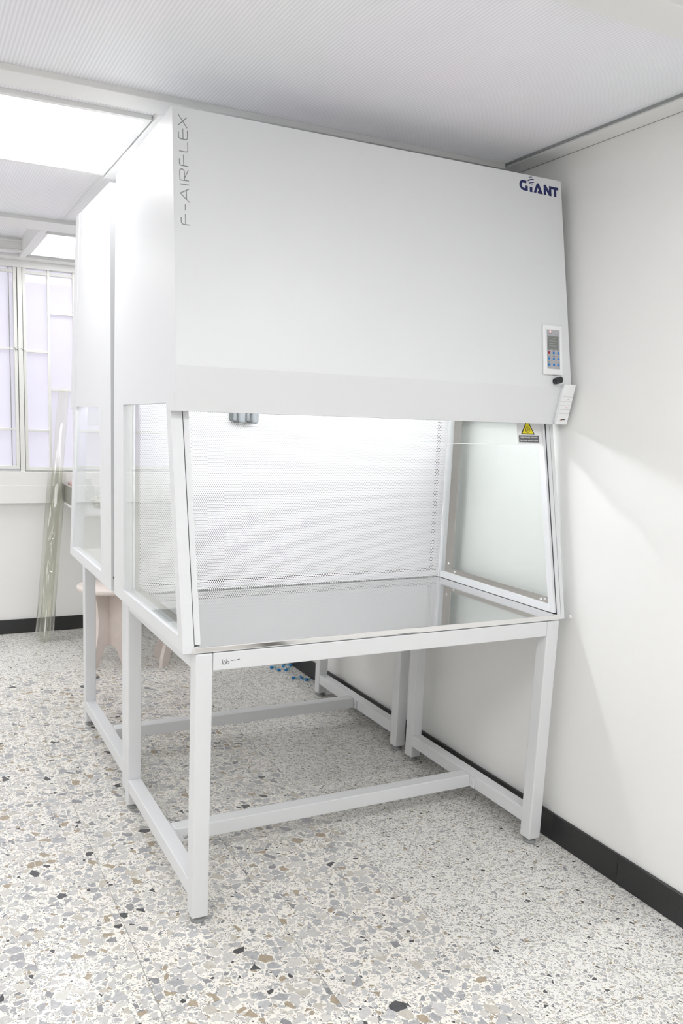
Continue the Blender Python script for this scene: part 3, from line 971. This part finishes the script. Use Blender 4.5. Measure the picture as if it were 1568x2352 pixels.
for r_ in range(3):
    for c_ in range(3):
        xx = kx0 + 0.008 + c_ * 0.0195
        zz = kz0 + 0.013 + (2 - r_) * 0.0195
        disc_on(xx, zz, 0.0045, 0.009, 0.0015, M['red'] if (r_ == 0 and c_ == 0) else M['blue'], 'button', cp)
        b = bmesh.new()
        stroke(b, [(-0.005, 0), (0.005, 0)], 0.0012, on_upper(xx, zz + 0.0088) + nU * 0.009, (1, 0, 0), vU, nU, 0.0003)
        obj('button_caption', b, M['print'], cp)
disc_on(kx0 + 0.014, kz1 - 0.008, 0.0032, 0.009, 0.001, M['led_red'], 'indicator', cp)
b = bmesh.new()
stroke(b, [(0, 0), (0.012, 0)], 0.0012, on_upper(kx0 + 0.009, kz1 - 0.0145) + nU * 0.009, (1, 0, 0), vU, nU, 0.0003)
stroke(b, [(0, 0), (0.007, 0)], 0.0012, on_upper(kx0 + 0.035, kz1 - 0.0145) + nU * 0.009, (1, 0, 0), vU, nU, 0.0003)
obj('panel_caption', b, M['print'], cp)
for i in range(4):
    b = bmesh.new()
    stroke(b, [(0.002, 0), (0.034 - 0.004 * (i % 2), 0)], 0.0012, on_upper(kx0 + 0.006, kz0 + 0.074 + i * 0.0085) + nU * 0.0102, (1, 0, 0), vU, nU, 0.0002)
    obj('screen_line', b, M['keypad'], cp)
# black knob
kb = bmesh.new()
o_ = on_upper(1.275, 1.6225)
ring_tube(kb, o_, o_ + nU * 0.013, 0.0105, 0.0105, 20)
knob = obj('knob', kb, M['black'], near_cab)
kb = bmesh.new()
ring_tube(kb, o_ + nU * 0.013 + Vector((-0.001, 0, 0)), o_ + nU * 0.028 + Vector((-0.001, 0, 0)), 0.0118, 0.0105, 20)
obj('knob_cap', kb, M['black'], knob)

# warning sticker on the sash glass
vS = Vector((0, dz(1.45) - dz(1.40), 0.05)).normalized()
nS = Vector((0, -vS.z, vS.y))
def on_sash(x, z, lift=0.0004):
    return Vector((x, dz(z), z)) + nS * lift
SX = 1.197
b = bmesh.new()
prism(b, [(0, 0), (0.106, 0), (0.106, 0.072), (0, 0.072)], on_sash(SX - 0.012, 1.411, 0.0002), (1, 0, 0), vS, nS, 0.0002)
sticker = obj('warning_sticker', b, M['white_print'], near_cab)
b = bmesh.new()
prism(b, [(0, 0), (0.0875, 0), (0.0875, 0.0245), (0, 0.0245)], on_sash(SX - 0.006, 1.4165, 0.0005), (1, 0, 0), vS, nS, 0.0002)
obj('sticker_box', b, M['print'], sticker)
b = bmesh.new()
prism(b, [(0, 0), (0.060, 0), (0.030, 0.054)], on_sash(SX + 0.004, 1.4435, 0.0005), (1, 0, 0), vS, nS, 0.0002)
obj('triangle_border', b, M['black'], sticker)
b = bmesh.new()
prism(b, [(0.006, 0.0035), (0.054, 0.0035), (0.030, 0.0465)], on_sash(SX + 0.004, 1.4435, 0.0008), (1, 0, 0), vS, nS, 0.0002)
obj('triangle_fill', b, M['yellow'], sticker)

def text_mesh(txt, size, org, eu, ev, en, mat, name, parent, thick=0.0002, bold=0.0):
    cu = bpy.data.curves.new('txt', 'FONT')
    cu.body = txt
    cu.size = 1.0
    cu.align_x = 'CENTER'
    cu.offset = bold
    to = bpy.data.objects.new('txt', cu)
    C.objects.link(to)
    dg = bpy.context.evaluated_depsgraph_get()
    me = bpy.data.meshes.new_from_object(to.evaluated_get(dg))
    bpy.data.objects.remove(to)
    bpy.data.curves.remove(cu)
    b = bmesh.new()
    b.from_mesh(me)
    bpy.data.meshes.remove(me)
    o, eu, ev, en = Vector(org), Vector(eu), Vector(ev), Vector(en)
    for v in b.verts:
        v.co = o + eu * (v.co.x * size) + ev * (v.co.y * size) + en * thick
    bmesh.ops.recalc_face_normals(b, faces=b.faces)
    return obj(name, b, mat, parent)
text_mesh('High intensity ultraviolet', 0.0086, on_sash(SX + 0.0378, 1.4315, 0.0008), (0.86, 0, 0), vS, nS, M['white_print'], 'sticker_text', sticker, bold=0.012)
text_mesh('light, keep window closed', 0.0086, on_sash(SX + 0.0378, 1.4205, 0.0008), (0.86, 0, 0), vS, nS, M['white_print'], 'sticker_text', sticker, bold=0.012)
text_mesh('UV', 0.014, on_sash(SX + 0.034, 1.4535, 0.0011), (1, 0, 0), vS, nS, M['black'], 'sticker_text', sticker)
b = bmesh.new()
for i in range(12):
    a = 2 * math.pi * i / 12
    c_, s2 = math.cos(a), math.sin(a)
    stroke(b, [(0.0098 * c_, 0.0098 * s2), (0.0125 * c_, 0.0125 * s2)], 0.0009, on_sash(SX + 0.034, 1.4585, 0.0011), (1, 0, 0), vS, nS, 0.0002)
stroke(b, [(0.0092 * math.cos(2 * math.pi * i / 20), 0.0092 * math.sin(2 * math.pi * i / 20)) for i in range(21)], 0.0008, on_sash(SX + 0.034, 1.4585, 0.0011), (1, 0, 0), vS, nS, 0.0002)
obj('sun_symbol', b, M['black'], sticker)

# ------------------------------------------------------------------ remote control on the cover's lower corner
rc = thing('remote_control', 'slim white remote control clipped to the lower corner of the nearer cabinet front', 'remote', on_lower(1.32, 1.482) + nL * 0.002)
RX0, RX1, RZ0, RZ1 = 1.298, 1.3455, 1.4845, 1.6155
def on_rem(b, u0, u1, v0, v1, lift, thick, bev=0.0):
    o_ = on_lower(RX0 + u0, RZ0) + vL * v0 + nL * lift
    prism(b, [(0, 0), (u1 - u0, 0), (u1 - u0, v1 - v0), (0, v1 - v0)], o_, (1, 0, 0), vL, nL, thick, bev)
b = bmesh.new(); on_rem(b, 0.004, 0.044, 0.01, 0.12, 0.0, 0.006)
obj('holder', b, M['panel_white'], rc)
b = bmesh.new(); on_rem(b, 0.0, 0.0475, 0.0, 0.1345, 0.006, 0.013, 0.002)
obj('body', b, M['panel_white'], rc)
for v in (0.0365, 0.0505, 0.0645, 0.0785, 0.0935):
    b = bmesh.new()
    on_rem(b, 0.001, 0.0465, v, v + 0.0007, 0.019, 0.0002)
    obj('button_seam', b, M['print_light'], rc)
b = bmesh.new(); on_rem(b, 0.025, 0.029, 0.056, 0.060, 0.019, 0.0003)
obj('power_symbol', b, M['pink_print'], rc)
b = bmesh.new(); on_rem(b, 0.026, 0.0285, 0.085, 0.0872, 0.019, 0.0003)
obj('button_symbol', b, M['print_light'], rc)
b = bmesh.new()
kr = dict(org=on_lower(RX0, RZ0) + nL * 0.019, eu=(1, 0, 0), ev=vL, en=nL, thick=0.0003)
stroke(b, [(0.017, 0.0175), (0.0335, 0.0175)], 0.0032, **kr)
stroke(b, [(0.0125, 0.0155), (0.019, 0.0175)], 0.0014, **kr)
mark = obj('maker_mark', b, M['black'], rc)
b = bmesh.new()
stroke(b, [(0.0125, 0.0150), (0.0185, 0.0125), (0.0215, 0.0160)], 0.0014, **kr)
obj('mark_accent', b, M['orange'], mark)

# small plaster clip on the wall next to the worktop
b = bmesh.new()
ring_tube(b, (XW - 0.007, 0.020, 0.824), (XW + 0.002, 0.020, 0.824), 0.006, 0.008, 12)
obj('wall_anchor', b, M['wall'], wall_r)

# ------------------------------------------------------------------ bench by the back wall and what stands on it
bench = thing('wall_bench', 'shallow steel bench fixed to the wall below the windows, behind the far cabinet', 'bench', (0.75, 3.40, 0.88))
b = bmesh.new()
bx(b, 0.216, 0.226, 2.72, YB - 0.046, 0.886, 0.998, 0.002)
obj('side_cheek', b, M['sink'], bench)
box_obj('rim', (0.212, 0.230, 2.72, YB - 0.046, 0.998, 1.003), M['steel_y'], bench, bev=0.001)
box_obj('bench_top', (0.216, 1.30, 2.70, YB - 0.046, 0.868, 0.886), M['panel_white'], bench, bev=0.002)
for x in (0.70, 1.22):
    b = bmesh.new()
    yz(b, [(YB, 0.45), (YB, 0.868), (2.80, 0.868)], x, x + 0.03)
    obj('bracket', b, M['trim'], bench)

def jar(loc, r, h, label, name='glass_jar'):
    t = thing(name, label, 'jar', loc)
    b = bmesh.new()
    lathe(b, [(0, 0), (r * 0.96, 0), (r, 0.006), (r, h * 0.62), (r * 0.85, h * 0.75), (r * 0.42, h * 0.86), (r * 0.42, h * 0.97), (r * 0.5, h), (r * 0.40, h),
              (r * 0.36, h * 0.87), (r * 0.80, h * 0.74), (r - 0.003, h * 0.61), (r - 0.003, 0.008), (0, 0.006)], loc, 28)
    obj('body', b, M['clear'], t)
    b = bmesh.new()
    lathe(b, [(0, h), (r * 0.52, h), (r * 0.54, h + 0.004), (r * 0.54, h + 0.022), (0, h + 0.024)], loc, 20)
    obj('stopper', b, M['white_print'], t)
jar((0.325, 3.12, 0.8865), 0.045, 0.16, 'clear glass jar with a narrow neck on the wall bench behind the far cabinet')
jar((0.435, 3.18, 0.8865), 0.05, 0.13, 'squat clear glass jar beside the plastic bag on the wall bench')
b = bmesh.new()
bmesh.ops.create_icosphere(b, subdivisions=4, radius=1.0)
for v in b.verts:
    n = v.co.copy()
    q = 1 + 0.22 * math.sin(9 * n.x + 4 * n.y) * math.sin(8 * n.y - 3 * n.z) + 0.14 * math.sin(19 * n.z + 11 * n.x) * math.sin(17 * n.y)
    v.co = Vector((0.40 + 0.075 * n.x * q, 2.98 + 0.07 * n.y * q, 0.8868 + max(0.0, 0.028 + 0.046 * n.z * q)))
props(obj('plastic_bag', b, M['bag']), 'crumpled pale plastic bag lying on the wall bench behind the far cabinet', 'bag')
b = bmesh.new()
bx(b, 0.245, 0.33, 3.28, 3.37, 0.8865, 1.014, 0.008, 3)
cl = thing('folded_cloth', 'folded pinkish cloth at the end of the wall bench', 'cloth', (0.287, 3.325, 0.8865))
obj('stack', b, M['pink'], cl)
b = bmesh.new(); bx(b, 0.243, 0.332, 3.278, 3.372, 0.962, 0.978, 0.006, 3)
obj('fold', b, M['white_print'], cl)

# ------------------------------------------------------------------ clear tubes leaning on the back wall
pt = thing('plastic_tube', 'tall clear plastic tube in a wider clear sleeve, leaning below the windows', 'tube', (0.057, 3.20, 0.0))
A_, B_ = Vector((0.057, 3.205, 0.020)), Vector((0.234, 3.405, 1.62))
b = bmesh.new()
hollow_tube(b, A_, B_, 0.036, 0.033)
zmin = min(v.co.z for v in b.verts)
for v in b.verts: v.co.z -= zmin
obj('tube', b, M['acrylic'], pt)
b = bmesh.new()
hollow_tube(b, A_.lerp(B_, 0.02), A_.lerp(B_, 0.66), 0.0575, 0.0555)
obj('sleeve', b, M['acrylic'], pt)

# ------------------------------------------------------------------ stools
def stool(label, cx, cy, ang):
    t = thing('wooden_stool', label, 'stool', (cx, cy, 0), 'pale wooden stools')
    b = bmesh.new()
    lathe(b, [(0, 0.445), (0.178, 0.445), (0.185, 0.450), (0.185, 0.468), (0.178, 0.473), (0, 0.473)], (cx, cy, 0), 40)
    obj('seat', b, M['wood'], t)
    prof = [(-0.165, 0), (-0.105, 0), (-0.085, 0.05), (-0.05, 0.105), (0, 0.118), (0.05, 0.105), (0.085, 0.05), (0.105, 0), (0.165, 0),
            (0.160, 0.05), (0.130, 0.12), (0.110, 0.20), (0.105, 0.28), (0.115, 0.36), (0.135, 0.445), (-0.135, 0.445), (-0.115, 0.36), (-0.105, 0.28), (-0.110, 0.20), (-0.130, 0.12), (-0.160, 0.05)]
    for i in range(2):
        a = ang + i * math.pi / 2
        d = Vector((math.cos(a), math.sin(a), 0))
        n = Vector((-d.y, d.x, 0))
        half = [(u, v) for u, v in prof]
        b = bmesh.new()
        if i == 0:
            prism(b, half, Vector((cx, cy, 0)) - n * 0.011, d, (0, 0, 1), n, 0.022)
        else:
            # the crossing board is slotted: two halves either side of the first
            L_ = [(-0.165, 0), (-0.105, 0), (-0.085, 0.05), (-0.05, 0.105), (-0.011, 0.117), (-0.011, 0.445), (-0.135, 0.445), (-0.115, 0.36), (-0.105, 0.28), (-0.110, 0.20), (-0.130, 0.12), (-0.160, 0.05)]
            prism(b, L_, Vector((cx, cy, 0)) - n * 0.011, d, (0, 0, 1), n, 0.022)
            prism(b, [(-u, v) for u, v in L_], Vector((cx, cy, 0)) - n * 0.011, d, (0, 0, 1), n, 0.022)
        obj('leg_board', b, M['wood'], t)
stool('pale wooden stool with a round seat, partly hidden by the far table leg', 0.345, 2.62, math.radians(38))
stool('pale wooden stool whose feet show below the nearer cabinet window', 0.735, 2.535, math.radians(38))

# ------------------------------------------------------------------ small clear tubes with blue caps on the far floor
spots = [(1.222, 2.205, 25, 0.035, 'blue capped tube lying outermost in the far floor litter, away from the skirting'),
         (1.235, 2.150, 100, 0.03, 'tiny blue capped tube just in front of the outermost one on the far floor'),
         (1.295, 2.21, 60, 0.045, 'blue capped tube in the middle of the far floor litter'),
         (1.335, 2.215, 150, 0.04, 'blue capped tube touching the dark skirting in the far floor litter'),
         (1.282, 2.135, 40, 0.06, 'slanting blue capped tube at the front of the far floor cluster'),
         (1.262, 1.978, -35, 0.07, 'long clear tube with a blue cap, alone near the far table foot'),
         (1.302, 1.978, 80, 0.02, 'single stubby blue cap between two clear tubes near the far table foot'),
         (1.318, 1.928, 20, 0.045, 'blue capped tube lying closest to the far table foot')]
for i, (x, y, a, l, lab) in enumerate(spots):
    t = thing('sample_tube', lab, 'tube', (x, y, 0), 'blue capped tubes scattered on the floor')
    d = Vector((math.cos(math.radians(a)), math.sin(math.radians(a)), 0))
    p = Vector((x, y, 0.0075))
    b = bmesh.new()
    ring_tube(b, p, p + d * l, 0.006, 0.0045, 12)
    obj('body', b, M['blue_clear'], t)
    b = bmesh.new()
    ring_tube(b, p - d * 0.016, p, 0.0075, 0.0075, 12)
    obj('cap', b, M['cap_blue'], t)
